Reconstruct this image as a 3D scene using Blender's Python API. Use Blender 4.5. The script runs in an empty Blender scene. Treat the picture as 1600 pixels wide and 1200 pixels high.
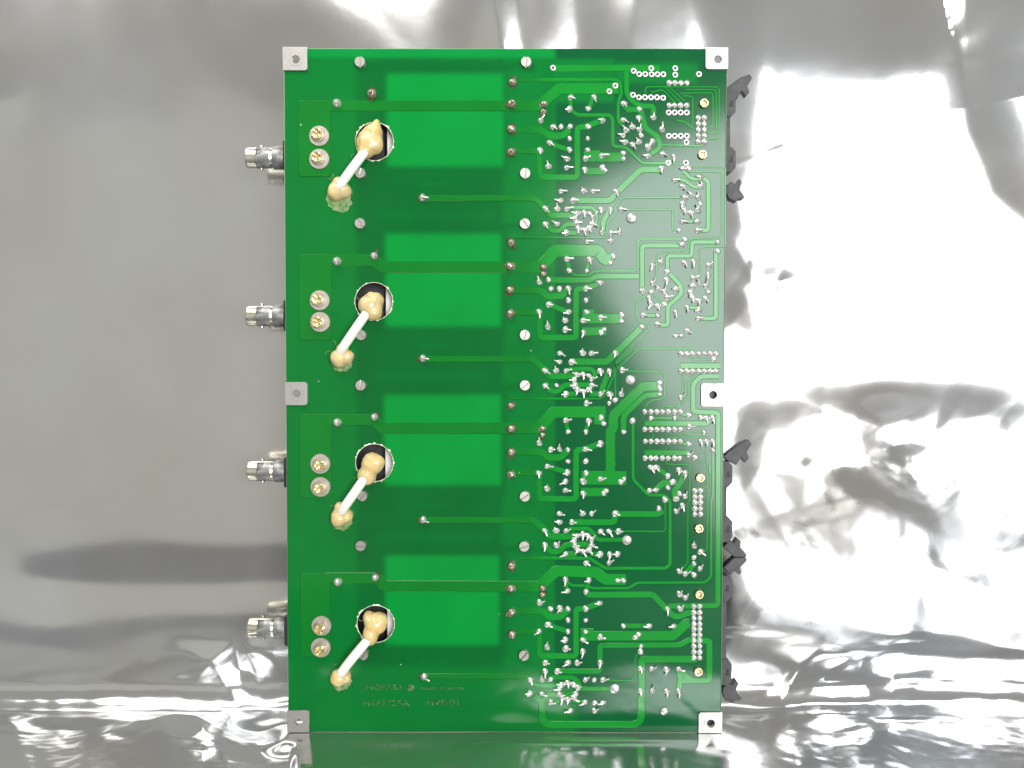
import bpy, bmesh, math, random
import numpy as np
from mathutils import Vector, Matrix, noise as mnoise

random.seed(7)
rng = np.random.default_rng(11)
scene = bpy.context.scene
COL = scene.collection
rad = math.radians

# ------------------------------------------------------------------ camera
CAM = np.array([0.00389, -0.44837, 0.18042])
PITCH, YAW, ROLL, FPX = 0.03446, -0.00139, 0.00143, 1500.0
BW, BH, BT = 0.205, 0.32011, 0.0016            # board width, height, thickness
_fw = np.array([math.sin(YAW)*math.cos(PITCH), math.cos(YAW)*math.cos(PITCH), -math.sin(PITCH)])
_r0 = np.array([math.cos(YAW), -math.sin(YAW), 0.0]); _u0 = np.cross(_r0, _fw)
_c, _s = math.cos(ROLL), math.sin(ROLL)
_rt, _up = _c*_r0 + _s*_u0, -_s*_r0 + _c*_u0
cam_d = bpy.data.cameras.new('camera'); cam = bpy.data.objects.new('camera', cam_d); COL.objects.link(cam)
cam_d.sensor_width = 36.0; cam_d.lens = 36.0*FPX/1600.0; cam_d.clip_start = 0.01; cam_d.clip_end = 50
M = Matrix((( _rt[0], _up[0], -_fw[0], CAM[0]), (_rt[1], _up[1], -_fw[1], CAM[1]), (_rt[2], _up[2], -_fw[2], CAM[2]), (0, 0, 0, 1)))
cam.matrix_world = M
scene.camera = cam

# ------------------------------------------------------------------ light of the room
world = bpy.data.worlds.new('World'); scene.world = world; world.use_nodes = True
bgn = world.node_tree.nodes['Background']
bgn.inputs['Color'].default_value = (1.0, 0.985, 0.915, 1); bgn.inputs['Strength'].default_value = 0.34

def area(name, loc, target, sx, sy, radiance, color, roll=0.0):
    d = bpy.data.lights.new(name, 'AREA'); d.shape = 'RECTANGLE'; d.size = sx; d.size_y = sy
    d.energy = radiance*math.pi*sx*sy; d.color = color
    o = bpy.data.objects.new(name, d); COL.objects.link(o)
    q = (Vector(target) - Vector(loc)).to_track_quat('-Z', 'Y')
    o.matrix_world = Matrix.Translation(loc) @ q.to_matrix().to_4x4() @ Matrix.Rotation(roll, 4, 'Z')
    return o
area('window_lamp', (0.86, -2.0, 0.34), (0.86, 0, 0.34), 1.12, 1.06, 15.0, (0.985, 0.985, 1.0), rad(27))
area('wall_bounce_fill', (-1.35, -2.0, 0.20), (-1.35, 0, 0.20), 2.0, 1.3, 0.18, (1.0, 0.985, 0.84))  # added dim panel, unseen, in place of light off a wall
area('overhead_fill', (-0.20, -0.24, 0.62), (-0.10, 0.0, 0.22), 0.62, 0.30, 4.5, (1.0, 0.98, 0.94))  # added fill panel, unseen, brightens the board top and the film fold

scene.view_settings.view_transform = 'Standard'; scene.view_settings.look = 'None'
scene.view_settings.exposure = 0.0; scene.view_settings.gamma = 1.0
scene.cycles.use_denoising = True
scene.cycles.max_bounces = 8; scene.cycles.glossy_bounces = 5
scene.cycles.sample_clamp_indirect = 6.0

# ------------------------------------------------------------------ helpers
PX = 0.448/FPX                                  # metres per photo pixel on the board
def ray(px, py):
    return _fw*FPX + _rt*(px-800.0) + _up*(600.0-py)
def on(px, py, y=0.0):                          # point of the vertical plane Y = y seen at that photo pixel
    d = ray(px, py); t = (y - CAM[1])/d[1]
    p = CAM + d*t
    return float(p[0]), float(p[2])
def K(x0, y0, s, pts):
    return [(x0 + a[0]/s, y0 + a[1]/s) + tuple(a[2:]) for a in pts]

def new_mesh(name, verts, faces, mat, smooth=False, mats=None, mat_idx=None):
    me = bpy.data.meshes.new(name); me.from_pydata(verts, [], faces)
    for m in (mats or [mat]): me.materials.append(m)
    if mat_idx is not None: me.polygons.foreach_set('material_index', mat_idx)
    if smooth: me.polygons.foreach_set('use_smooth', [True]*len(me.polygons))
    me.update()
    return me
def link(name, me, parent=None, loc=(0, 0, 0), rot=None, scale=None):
    o = bpy.data.objects.new(name, me); COL.objects.link(o); o.location = loc
    if rot is not None: o.rotation_euler = rot
    if scale is not None: o.scale = scale
    if parent is not None: o.parent = parent
    return o
def bm_mesh(bm, name, mat, smooth=False, mats=None):
    bmesh.ops.recalc_face_normals(bm, faces=bm.faces)
    me = bpy.data.meshes.new(name); bm.to_mesh(me); bm.free()
    for m in (mats or [mat]): me.materials.append(m)
    if smooth: me.polygons.foreach_set('use_smooth', [True]*len(me.polygons))
    return me
def lathe(profile, n=20, axis='front'):
    """profile of (r, h); axis 'front' means h points to -Y, 'left' to -X."""
    v, f = [], []
    for r, h in profile:
        for k in range(n):
            a = 2*math.pi*k/n; c, s = r*math.cos(a), r*math.sin(a)
            v.append((c, -h, s) if axis == 'front' else (-h, c, s))
    for i in range(len(profile)-1):
        for k in range(n):
            k2 = (k+1) % n
            f.append((i*n+k, i*n+k2, (i+1)*n+k2, (i+1)*n+k))
    f.append(tuple(range(n))); f.append(tuple((len(profile)-1)*n + k for k in range(n)))
    return v, f
def lathe_mesh(name, profile, mat, n=20, axis='front', smooth=True, caps=True):
    v, f = lathe(profile, n, axis)
    if not caps: f = f[:-2]
    bm = bmesh.new(); vs = [bm.verts.new(p) for p in v]
    for q in f:
        try: bm.faces.new([vs[i] for i in q])
        except ValueError: pass
    bmesh.ops.remove_doubles(bm, verts=bm.verts, dist=1e-7)
    me = bm_mesh(bm, name, mat, smooth)
    if smooth: sharp(me)
    return me
def sharp(me, deg=35):
    try: me.set_sharp_from_angle(angle=rad(deg))
    except Exception: pass
def circle(cx, cz, r, n=32, a0=0.0):
    return [(cx + r*math.cos(a0+2*math.pi*k/n), cz + r*math.sin(a0+2*math.pi*k/n)) for k in range(n)]
def rrect(x0, z0, x1, z1, r, corners=(1, 1, 1, 1), n=5):
    """corners: bl, br, tr, tl rounded?"""
    out = []
    for (cx, cz, a0, on_, qx, qz) in ((x0+r, z0+r, 180, corners[0], x0, z0), (x1-r, z0+r, 270, corners[1], x1, z0),
                                     (x1-r, z1-r, 0, corners[2], x1, z1), (x0+r, z1-r, 90, corners[3], x0, z1)):
        if on_:
            out += [(cx + r*math.cos(rad(a0+90*k/n)), cz + r*math.sin(rad(a0+90*k/n))) for k in range(n+1)]
        else: out.append((qx, qz))
    return out
def plate(name, loops, y_front, depth, mat, bevel=0.0, mats=None):
    """flat plate in the XZ plane with holes (first loop outside), front face at Y = y_front, going back by depth."""
    cu = bpy.data.curves.new(name, 'CURVE'); cu.dimensions = '2D'; cu.fill_mode = 'BOTH'
    cu.extrude = depth/2 - bevel; cu.bevel_depth = bevel; cu.bevel_resolution = 1; cu.offset = -bevel
    for lp in loops:
        sp = cu.splines.new('POLY'); sp.points.add(len(lp)-1); sp.use_cyclic_u = True
        for p, q in zip(sp.points, lp): p.co = (q[0], q[1], 0, 1)
    ob = bpy.data.objects.new(name, cu); COL.objects.link(ob)
    dg = bpy.context.evaluated_depsgraph_get(); dg.update()
    me = bpy.data.meshes.new_from_object(ob.evaluated_get(dg), depsgraph=dg)
    bpy.data.objects.remove(ob); bpy.data.curves.remove(cu)
    me.transform(Matrix(((1, 0, 0, 0), (0, 0, -1, y_front + depth/2), (0, 1, 0, 0), (0, 0, 0, 1))))
    me.materials.clear()
    for m in (mats or [mat]): me.materials.append(m)
    me.update()
    return me
def rounded(pts, r):
    out = [np.array(pts[0], float)]
    for i in range(1, len(pts)-1):
        a, b, c = (np.array(pts[k], float) for k in (i-1, i, i+1))
        la, lc = np.linalg.norm(a-b), np.linalg.norm(c-b)
        if la < 1e-9 or lc < 1e-9: continue
        ua, uc = (a-b)/la, (c-b)/lc
        d = min(r, la*0.45, lc*0.45)
        if np.dot(ua, uc) < -0.995: out.append(b); continue
        p0, p1 = b+ua*d, b+uc*d
        for t in (0, .33, .67, 1): out.append((1-t)**2*p0 + 2*t*(1-t)*b + t*t*p1)
    out.append(np.array(pts[-1], float))
    return out
def strip(pts, w, h, bev, cap=0.0):
    """raised trace: polyline pts (u, z) of width w, height h, bevelled edges"""
    P = [np.array(p) for p in pts]; n = len(P)
    d = [(P[i+1]-P[i])/max(np.linalg.norm(P[i+1]-P[i]), 1e-9) for i in range(n-1)]
    P[0] = P[0]-d[0]*cap; P[-1] = P[-1]+d[-1]*cap
    v, f = [], []
    for i in range(n):
        if i == 0: t = d[0]; m = 1
        elif i == n-1: t = d[-1]; m = 1
        else:
            t = d[i-1]+d[i]; L = np.linalg.norm(t); t = t/L if L > 1e-6 else d[i]
            m = 1/max(0.5, float(np.dot(t, d[i])))
        nn = np.array((-t[1], t[0]))*m
        for off, hh in ((w/2+bev*0.4, 0.0), (w/2-bev*0.6, h), (-w/2+bev*0.6, h), (-w/2-bev*0.4, 0.0)):
            q = P[i]+nn*off; v.append((q[0], -hh, q[1]))
    for i in range(n-1):
        a, b = i*4, i*4+4
        for k in range(3): f.append((a+k, a+k+1, b+k+1, b+k))
    f.append((3, 2, 1, 0)); e = (n-1)*4; f.append((e, e+1, e+2, e+3))
    return v, f

# ------------------------------------------------------------------ materials
def mat_new(name):
    m = bpy.data.materials.new(name); m.use_nodes = True
    return m, m.node_tree, m.node_tree.nodes['Principled BSDF']
def simple(name, color, rough=0.5, metal=0.0, spec=0.5, noise=None, bump=None, noise_scale=800, sss=0.0, coat=0.0):
    m, nt, b = mat_new(name); N, L = nt.nodes, nt.links
    b.inputs['Base Color'].default_value = (*color, 1); b.inputs['Roughness'].default_value = rough
    b.inputs['Metallic'].default_value = metal; b.inputs['Specular IOR Level'].default_value = spec
    if sss: 
        b.inputs['Subsurface Weight'].default_value = sss; b.inputs['Subsurface Radius'].default_value = (0.004, 0.0025, 0.001)
        b.inputs['Subsurface Scale'].default_value = 1.0
    if coat: b.inputs['Coat Weight'].default_value = coat; b.inputs['Coat Roughness'].default_value = 0.1
    if noise or bump:
        tc = N.new('ShaderNodeTexCoord'); nz = N.new('ShaderNodeTexNoise'); nz.inputs['Scale'].default_value = noise_scale
        nz.inputs['Detail'].default_value = 5; L.new(tc.outputs['Object'], nz.inputs['Vector'])
        if noise:
            cr = N.new('ShaderNodeValToRGB'); L.new(nz.outputs['Fac'], cr.inputs['Fac'])
            cr.color_ramp.elements[0].position = 0.35; cr.color_ramp.elements[1].position = 0.65
            cr.color_ramp.elements[0].color = (*noise, 1); cr.color_ramp.elements[1].color = (*color, 1)
            L.new(cr.outputs['Color'], b.inputs['Base Color'])
            mr = N.new('ShaderNodeMapRange'); mr.inputs['To Min'].default_value = rough*1.5; mr.inputs['To Max'].default_value = rough*0.7
            L.new(nz.outputs['Fac'], mr.inputs['Value']); L.new(mr.outputs['Result'], b.inputs['Roughness'])
        if bump:
            bp = N.new('ShaderNodeBump'); bp.inputs['Strength'].default_value = bump; bp.inputs['Distance'].default_value = 0.0003
            L.new(nz.outputs['Fac'], bp.inputs['Height']); L.new(bp.outputs['Normal'], b.inputs['Normal'])
    return m

def math_node(nt, op, a, b=None, clamp=False):
    n = nt.nodes.new('ShaderNodeMath'); n.operation = op; n.use_clamp = clamp
    for i, q in enumerate((a, b)):
        if q is None: continue
        if isinstance(q, (int, float)): n.inputs[i].default_value = q
        else: nt.links.new(q, n.inputs[i])
    return n.outputs[0]
def smooth01(nt, val, lo, hi):
    n = nt.nodes.new('ShaderNodeMapRange'); n.interpolation_type = 'SMOOTHSTEP'
    n.inputs['From Min'].default_value = lo; n.inputs['From Max'].default_value = hi
    nt.links.new(val, n.inputs['Value']); return n.outputs['Result']
def mask_mat(name, base, zones, rough, trace=False):
    """green solder mask over glass-fibre; zones = (photo-pixel box, colour, softness px): darker over far-side copper, light through bare fibre put in as colour"""
    m, nt, b = mat_new(name); N, L = nt.nodes, nt.links
    tc = N.new('ShaderNodeTexCoord'); sx = N.new('ShaderNodeSeparateXYZ'); L.new(tc.outputs['Object'], sx.inputs[0])
    X, Z = sx.outputs['X'], sx.outputs['Z']
    rgb = N.new('ShaderNodeRGB'); rgb.outputs[0].default_value = (*base, 1); cur = rgb.outputs[0]
    for (x0, y0, x1, y1), colr, soft in zones:
        u0, z1 = on(x0, y0); u1, z0 = on(x1, y1); s = soft*PX
        k = math_node(nt, 'MULTIPLY', math_node(nt, 'MULTIPLY', smooth01(nt, X, u0-s, u0+s), smooth01(nt, X, u1+s, u1-s)),
                      math_node(nt, 'MULTIPLY', smooth01(nt, Z, z0-s, z0+s), smooth01(nt, Z, z1+s, z1-s)))
        mx = N.new('ShaderNodeMix'); mx.data_type = 'RGBA'; L.new(k, mx.inputs['Factor'])
        L.new(cur, mx.inputs['A']); mx.inputs['B'].default_value = (*colr, 1); cur = mx.outputs['Result']
    # uneven mask thickness, flux residue
    nz = N.new('ShaderNodeTexNoise'); nz.inputs['Scale'].default_value = 35; nz.inputs['Detail'].default_value = 4
    L.new(tc.outputs['Object'], nz.inputs['Vector'])
    hs = N.new('ShaderNodeHueSaturation'); L.new(cur, hs.inputs['Color'])
    mr = N.new('ShaderNodeMapRange'); mr.inputs['To Min'].default_value = 0.82; mr.inputs['To Max'].default_value = 1.18
    L.new(nz.outputs['Fac'], mr.inputs['Value']); L.new(mr.outputs['Result'], hs.inputs['Value'])
    # tiny pale specks of dust
    vo = N.new('ShaderNodeTexVoronoi'); vo.inputs['Scale'].default_value = 130; L.new(tc.outputs['Object'], vo.inputs['Vector'])
    sp = N.new('ShaderNodeTexWhiteNoise'); L.new(vo.outputs['Color'], sp.inputs['Vector'])
    k = math_node(nt, 'MULTIPLY', math_node(nt, 'LESS_THAN', vo.outputs['Distance'], 0.055), math_node(nt, 'GREATER_THAN', sp.outputs['Value'], 0.93))
    mx = N.new('ShaderNodeMix'); mx.data_type = 'RGBA'; L.new(math_node(nt, 'MULTIPLY', k, 0.45), mx.inputs['Factor'])
    L.new(hs.outputs['Color'], mx.inputs['A']); mx.inputs['B'].default_value = (0.6, 0.65, 0.55, 1)
    L.new(mx.outputs['Result'], b.inputs['Base Color'])
    n2 = N.new('ShaderNodeTexNoise'); n2.inputs['Scale'].default_value = 90; n2.inputs['Detail'].default_value = 6
    L.new(tc.outputs['Object'], n2.inputs['Vector'])
    r2 = N.new('ShaderNodeMapRange'); r2.inputs['To Min'].default_value = rough*0.7; r2.inputs['To Max'].default_value = rough*1.35
    L.new(n2.outputs['Fac'], r2.inputs['Value']); L.new(r2.outputs['Result'], b.inputs['Roughness'])
    # slightly uneven cured surface
    hgt = n2.outputs['Fac']
    bp = N.new('ShaderNodeBump'); bp.inputs['Strength'].default_value = 0.12; bp.inputs['Distance'].default_value = 0.0001
    L.new(hgt, bp.inputs['Height']); L.new(bp.outputs['Normal'], b.inputs['Normal'])
    b.inputs['Specular IOR Level'].default_value = 0.34
    return m

BR = (0.0, 0.225, 0.031)        # clear glass-fibre before a white box, light through it painted in
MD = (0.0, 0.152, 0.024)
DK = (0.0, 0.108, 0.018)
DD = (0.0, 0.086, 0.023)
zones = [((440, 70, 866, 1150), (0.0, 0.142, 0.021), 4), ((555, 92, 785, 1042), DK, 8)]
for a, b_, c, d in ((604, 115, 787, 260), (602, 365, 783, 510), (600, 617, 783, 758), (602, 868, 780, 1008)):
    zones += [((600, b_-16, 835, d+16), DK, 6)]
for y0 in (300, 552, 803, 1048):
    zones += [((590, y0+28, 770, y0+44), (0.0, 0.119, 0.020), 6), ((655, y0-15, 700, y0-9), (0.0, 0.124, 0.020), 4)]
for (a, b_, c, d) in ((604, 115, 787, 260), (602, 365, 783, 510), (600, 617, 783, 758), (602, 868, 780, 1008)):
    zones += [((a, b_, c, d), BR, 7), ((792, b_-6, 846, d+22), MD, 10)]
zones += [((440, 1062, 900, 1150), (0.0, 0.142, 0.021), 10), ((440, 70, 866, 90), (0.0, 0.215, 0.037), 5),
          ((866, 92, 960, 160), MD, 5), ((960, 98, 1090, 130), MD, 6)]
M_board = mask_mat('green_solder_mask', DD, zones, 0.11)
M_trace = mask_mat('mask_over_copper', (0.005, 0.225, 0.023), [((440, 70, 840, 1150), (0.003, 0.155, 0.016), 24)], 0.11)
M_edge = simple('raw_glass_fibre', (0.80, 0.86, 0.68), 0.7, noise=(0.62, 0.72, 0.52), noise_scale=900)
M_solder = simple('solder', (0.92, 0.92, 0.89), 0.24, 0.75, noise=(0.62, 0.62, 0.59), noise_scale=700)
M_flux = simple('burnt_solder', (0.70, 0.66, 0.57), 0.30, 0.75, noise=(0.28, 0.21, 0.14), noise_scale=500)
M_residue = simple('flux_residue', (0.035, 0.02, 0.008), 0.25, 0, noise=(0.10, 0.07, 0.025), noise_scale=900)
M_hole = simple('hole_shade', (0.02, 0.018, 0.015), 0.6)  # near-black painted in for the shade inside holes and slots
M_alu = simple('brushed_aluminium', (0.50, 0.49, 0.465), 0.40, 0.88, noise=(0.40, 0.39, 0.365), noise_scale=260, bump=0.12)
M_zinc = simple('zinc_screw', (0.50, 0.485, 0.445), 0.36, 0.9, noise=(0.34, 0.325, 0.29), noise_scale=600)
M_washer = simple('dull_washer', (0.56, 0.52, 0.46), 0.42, 0.85, noise=(0.42, 0.37, 0.32), noise_scale=500)
M_brass = simple('yellow_zinc', (0.88, 0.78, 0.52), 0.28, 0.9, noise=(0.70, 0.55, 0.26), noise_scale=450)
M_bncm = simple('nickel_barrel', (0.88, 0.85, 0.74), 0.2, 0.95, noise=(0.55, 0.52, 0.44), noise_scale=110)  # noise stains put some of the barrel's shading into the colour
M_bncd = simple('tarnished_collar_and_shade', (0.40, 0.40, 0.385), 0.42, 0.75, noise=(0.17, 0.17, 0.165), noise_scale=210, bump=0.15)  # collar metal, also used for the shading painted on the barrel
M_sleeve = simple('white_sleeve', (0.87, 0.85, 0.76), 0.38, sss=0.15)
M_glue = simple('amber_glue', (0.72, 0.53, 0.22), 0.24, noise=(0.62, 0.50, 0.28), noise_scale=110, sss=0.6, bump=0.2, coat=0.3)
M_haze = simple('pale_glue_film', (0.30, 0.36, 0.16), 0.3, noise=(0.06, 0.20, 0.05), noise_scale=400, bump=0.6)
M_black = simple('black_housing', (0.016, 0.016, 0.017), 0.42, noise=(0.03, 0.03, 0.031), noise_scale=300)
M_header = simple('grey_plastic', (0.085, 0.087, 0.086), 0.5, spec=0.3, noise=(0.07, 0.072, 0.071), noise_scale=250)
M_white = simple('pale_box', (0.74, 0.73, 0.71), 0.4)
M_text = simple('etched_lettering', (0.09, 0.22, 0.07), 0.3, noise=(0.004, 0.045, 0.012), noise_scale=620)

# ------------------------------------------------------------------ antistatic film (one sheet: table, fold, upright back)
WALL_Y, FIL = 0.0325, 0.013
def film_mat():
    m, nt, b = mat_new('metallised_film'); N, L = nt.nodes, nt.links
    b.inputs['Metallic'].default_value = 0.92; b.inputs['Base Color'].default_value = (0.67, 0.67, 0.665, 1)
    tc = N.new('ShaderNodeTexCoord'); nz = N.new('ShaderNodeTexNoise'); nz.inputs['Scale'].default_value = 14; nz.inputs['Detail'].default_value = 5
    L.new(tc.outputs['Object'], nz.inputs['Vector'])
    mr = N.new('ShaderNodeMapRange'); mr.inputs['From Min'].default_value = 0.3; mr.inputs['From Max'].default_value = 0.7; mr.inputs['To Min'].default_value = 0.09; mr.inputs['To Max'].default_value = 0.20
    L.new(nz.outputs['Fac'], mr.inputs['Value'])
    # a scuffed, hazy patch of the sheet at the lower right, ragged at its rim
    sp = N.new('ShaderNodeSeparateXYZ'); L.new(tc.outputs['Object'], sp.inputs[0])
    n3 = N.new('ShaderNodeTexNoise'); n3.inputs['Scale'].default_value = 26; n3.inputs['Detail'].default_value = 6; n3.inputs['Distortion'].default_value = 1.2
    L.new(tc.outputs['Object'], n3.inputs['Vector'])
    patch = math_node(nt, 'MULTIPLY', smooth01(nt, sp.outputs['X'], 0.09, 0.13), math_node(nt, 'MULTIPLY', smooth01(nt, sp.outputs['Z'], 0.155, 0.125), smooth01(nt, sp.outputs['Z'], 0.02, 0.05)))
    patch = math_node(nt, 'MULTIPLY', patch, smooth01(nt, n3.outputs['Fac'], 0.36, 0.52))
    L.new(math_node(nt, 'ADD', mr.outputs['Result'], math_node(nt, 'MULTIPLY', patch, 0.17)), b.inputs['Roughness'])
    n4 = N.new('ShaderNodeTexNoise'); n4.inputs['Scale'].default_value = 8.0; n4.inputs['Detail'].default_value = 3
    L.new(tc.outputs['Object'], n4.inputs['Vector'])
    rp = N.new('ShaderNodeValToRGB'); L.new(n4.outputs['Fac'], rp.inputs['Fac'])
    rp.color_ramp.elements[0].position = 0.32; rp.color_ramp.elements[1].position = 0.68
    rp.color_ramp.elements[0].color = (0.625, 0.61, 0.585, 1); rp.color_ramp.elements[1].color = (0.70, 0.725, 0.75, 1)
    L.new(rp.outputs['Color'], b.inputs['Base Color'])  # cool and warm tints of reflected light put into the sheet's colour
    n2 = N.new('ShaderNodeTexNoise'); n2.inputs['Scale'].default_value = 130; n2.inputs['Detail'].default_value = 6
    L.new(tc.outputs['Object'], n2.inputs['Vector'])
    bp = N.new('ShaderNodeBump'); bp.inputs['Strength'].default_value = 0.05; bp.inputs['Distance'].default_value = 0.0006
    L.new(n2.outputs['Fac'], bp.inputs['Height']); L.new(bp.outputs['Normal'], b.inputs['Normal'])
    return m
M_film = film_mat()

def build_film():
    fine = 0.0009
    xs = np.concatenate([np.linspace(-0.60, -0.285, 40, endpoint=False), np.arange(-0.285, 0.295, fine), np.linspace(0.295, 0.60, 40)])
    # arc length along the profile; s = 0 at the start of the fold
    ss = np.concatenate([np.arange(-0.115, 0.40, fine), np.linspace(0.40, 0.60, 30)])
    y_f = WALL_Y - FIL; arc = FIL*math.pi/2
    by = np.where(ss < 0, y_f + ss, np.where(ss < arc, y_f + FIL*np.sin(np.clip(ss, 0, arc)/FIL), WALL_Y + np.clip(ss-arc, 0, None)*0.006))
    bz = np.where(ss < 0, 0, np.where(ss < arc, FIL*(1-np.cos(np.clip(ss, 0, arc)/FIL)), FIL + (ss-arc)))
    th = np.clip(ss/FIL, 0, math.pi/2)
    ny, nz_ = -np.sin(th), np.cos(th)
    X, S = np.meshgrid(xs, ss); BY = by[:, None]+0*X; BZ = bz[:, None]+0*X
    # photo-pixel position of the undisturbed sheet
    d = np.stack([X-CAM[0], BY-CAM[1], BZ-CAM[2]], -1)
    dz = d@_fw; dz = np.where(dz < 0.05, 0.05, dz)
    U = 800+FPX*(d@_rt)/dz; V = 600-FPX*(d@_up)/dz
    sst = lambda t: t*t*(3-2*t)
    step = lambda t, a, b: sst(np.clip((t-a)/(b-a), 0, 1))
    def box(x0, x1, y0, y1, so): return step(U, x0-so, x0+so)*(1-step(U, x1-so, x1+so))*step(V, y0-so, y0+so)*(1-step(V, y1-so, y1+so))
    def soft(t, w): return 0.5*(t+np.sqrt(t*t+w*w))
    def sdist(pts):
        """signed distance in photo px to a polyline (positive = right of travel)"""
        best = np.full(U.shape, 1e9); sg = np.ones(U.shape)
        for (x0, y0), (x1, y1) in zip(pts[:-1], pts[1:]):
            dx, dy = x1-x0, y1-y0; L2 = dx*dx+dy*dy
            t = np.clip(((U-x0)*dx+(V-y0)*dy)/L2, 0, 1)
            ex, ey = U-(x0+t*dx), V-(y0+t*dy); dd = np.hypot(ex, ey)
            cr = (dx*(V-y0)-dy*(U-x0)) >= 0
            m = dd < best; best = np.where(m, dd, best); sg = np.where(m, np.where(cr, 1., -1.), sg)
        return best*sg
    def waves(seed, n, wl0, wl1, amp, aniso=1.0):
        g = np.random.default_rng(seed); h = np.zeros(U.shape)
        for _ in range(n):
            a = g.uniform(0, 2*math.pi); wl = math.exp(g.uniform(math.log(wl0), math.log(wl1)))
            h += amp*(wl/wl1)**1.3*np.sin((X*math.cos(a)*aniso+S*math.sin(a))*2*math.pi/wl+g.uniform(0, 6.28))
        return h/math.sqrt(n)
    def facets(seed, n, slope, w, cx, cy, spread):
        """crumple: many straight creases, the sheet kinks by a small angle at each"""
        g = np.random.default_rng(seed); h = np.zeros(U.shape)
        for _ in range(n):
            a = g.uniform(0, math.pi); px, py = cx+g.normal(0, spread), cy+g.normal(0, spread)
            t = ((U-px)*math.cos(a)+(V-py)*math.sin(a))
            ln = (-(U-px)*math.sin(a)+(V-py)*math.cos(a)); ll = g.uniform(0.5, 1.6)*spread
            h += g.normal(0, slope)*PX*soft(-np.abs(t), w)*0 + g.normal(0, slope)*PX*np.sqrt(t*t+w*w)*np.exp(-(ln/ll)**2)*np.exp(-(t/(1.2*spread))**2)
        return h
    wall = step(S, arc*0.5, arc+0.02)
    floor_ = 1-step(S, -0.012, 0.004)
    H = np.zeros(U.shape)
    # gentle undulation everywhere on the upright part
    H += wall*waves(3, 14, 0.10, 0.34, 0.0014)
    left = 1-step(U, 430, 620)
    H += wall*left*(waves(5, 10, 0.04, 0.10, 0.00028) + waves(6, 6, 0.10, 0.22, 0.0011))
    right = step(U, 1130, 1240)
    # --- right: large folds
    s1 = sdist([(1475, -80), (1500, 90), (1487, 170), (1530, 260), (1600, 480), (1660, 700)])      # sheet turns away beyond this line
    H += wall*0.28*PX*soft(-s1, 22)*(1-step(V, 560, 760))
    s1b = sdist([(1500, 60), (1520, 200), (1560, 300), (1700, 420)])
    H += wall*0.18*PX*soft(-s1b, 8)*step(U, 1480, 1520)*(1-step(V, 480, 620))*np.exp(-(np.clip(-s1b, 0, None)/120)**2)
    s2 = sdist([(1700, 40), (1500, 84), (1350, 92), (1200, 78), (1120, 40), (980, -40)])                       # top band tips back
    H += wall*(-0.16)*PX*soft(s2, 34)*step(U, 1000, 1150)
    s3 = sdist([(1060, 420), (1135, 530), (1200, 600), (1330, 655), (1500, 706), (1720, 730)])     # below: crumpled, tips down
    lowr = step(U, 1090, 1430)
    H += wall*lowr*0.22*PX*soft(s3, 12)*(1-step(V, 985, 1100))
    crumple = box(1120, 1640, 640, 985, 60)
    H += wall*crumple*(facets(21, 50, 0.075, 3.0, 1330, 800, 140) + facets(22, 60, 0.045, 1.5, 1290, 780, 110) + waves(8, 16, 0.018, 0.08, 0.0006) + waves(9, 16, 0.005, 0.014, 0.00004))
    s4 = sdist([(1100, 850), (1160, 865), (1235, 920), (1370, 990), (1480, 985), (1720, 1010)])
    H += wall*lowr*(-0.30)*PX*soft(s4, 8)*(1-step(V, 1000, 1110))
    # creases beside the header connectors
    H += -wall*0.009*step(X, 0.088, 0.137)*step(BZ, 0.03, 0.12)*0.75
    H += wall*box(1140, 1260, 90, 330, 25)*waves(31, 10, 0.02, 0.06, 0.00012)
    H += wall*0.00016*np.exp(-(sdist([(1120, 262), (1165, 250), (1230, 226)])/5)**2)
    H += -wall*0.0016*np.exp(-((U-1165)/55)**2-((V-395)/70)**2) + wall*facets(35, 12, 0.05, 2.0, 1215, 420, 40)
    # --- top centre pleats
    for (xa, xb, k, w) in ((470, 640, 0.05, 10), (745, 790, -0.28, 7), (800, 815, 0.34, 5), (890, 905, 0.16, 6), (1010, 985, -0.10, 6)):
        sp = sdist([(xa, -120), (xb, 76), (xb+(xb-xa)*0.5, 180)])
        H += wall*k*PX*soft(sp, w)*np.exp(-(sp/90)**2)*(1-step(V, 60, 200))*step(U, 430, 520)*(1-step(U, 1100, 1200))
    # --- left: one dark valley, small dimples
    H += wall*(1-step(U, 420, 520))*(-0.0016)*np.exp(-((V-915+0.02*U)/42)**2)*step(U, -100, 120)
    for (cx, cy, r, a) in ((190, 395, 26, .00022), (10, 160, 22, .0004), (8, 300, 25, -.0004), (20, 470, 40, .0006), (60, 520, 36, -.0004), (10, 640, 36, .0006), (20, 700, 40, -.0005),
                           (330, 620, 40, .0002), (362, 555, 6, .00006), (372, 20, 40, -.0005), (385, 315, 16, .00012), (5, 860, 30, -.0005), (60, 985, 60, .0004)):
        H += wall*a*np.exp(-((U-cx)/r)**2-((V-cy)/(r*1.5))**2)
    lb = box(215, 450, 1005, 1100, 25)
    H += lb*(facets(41, 30, 0.10, 1.6, 360, 1050, 50) + waves(42, 12, 0.006, 0.03, 0.00022))
    # --- fold line between back and table: ragged
    H += np.exp(-((S-arc*0.5)/0.012)**2)*(waves(51, 14, 0.02, 0.12, 0.0011, 1.6)+waves(52, 10, 0.008, 0.02, 0.00010))
    H += box(1120, 1620, 985, 1105, 14)*(facets(61, 30, 0.06, 1.6, 1330, 1050, 110)+waves(62, 10, 0.008, 0.04, 0.00016))
    # --- table: many shallow creases, flatter right under the board
    calm = 1-0.80*np.exp(-(np.clip(np.abs(X)-0.085, 0, None)/0.02)**2)
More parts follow.
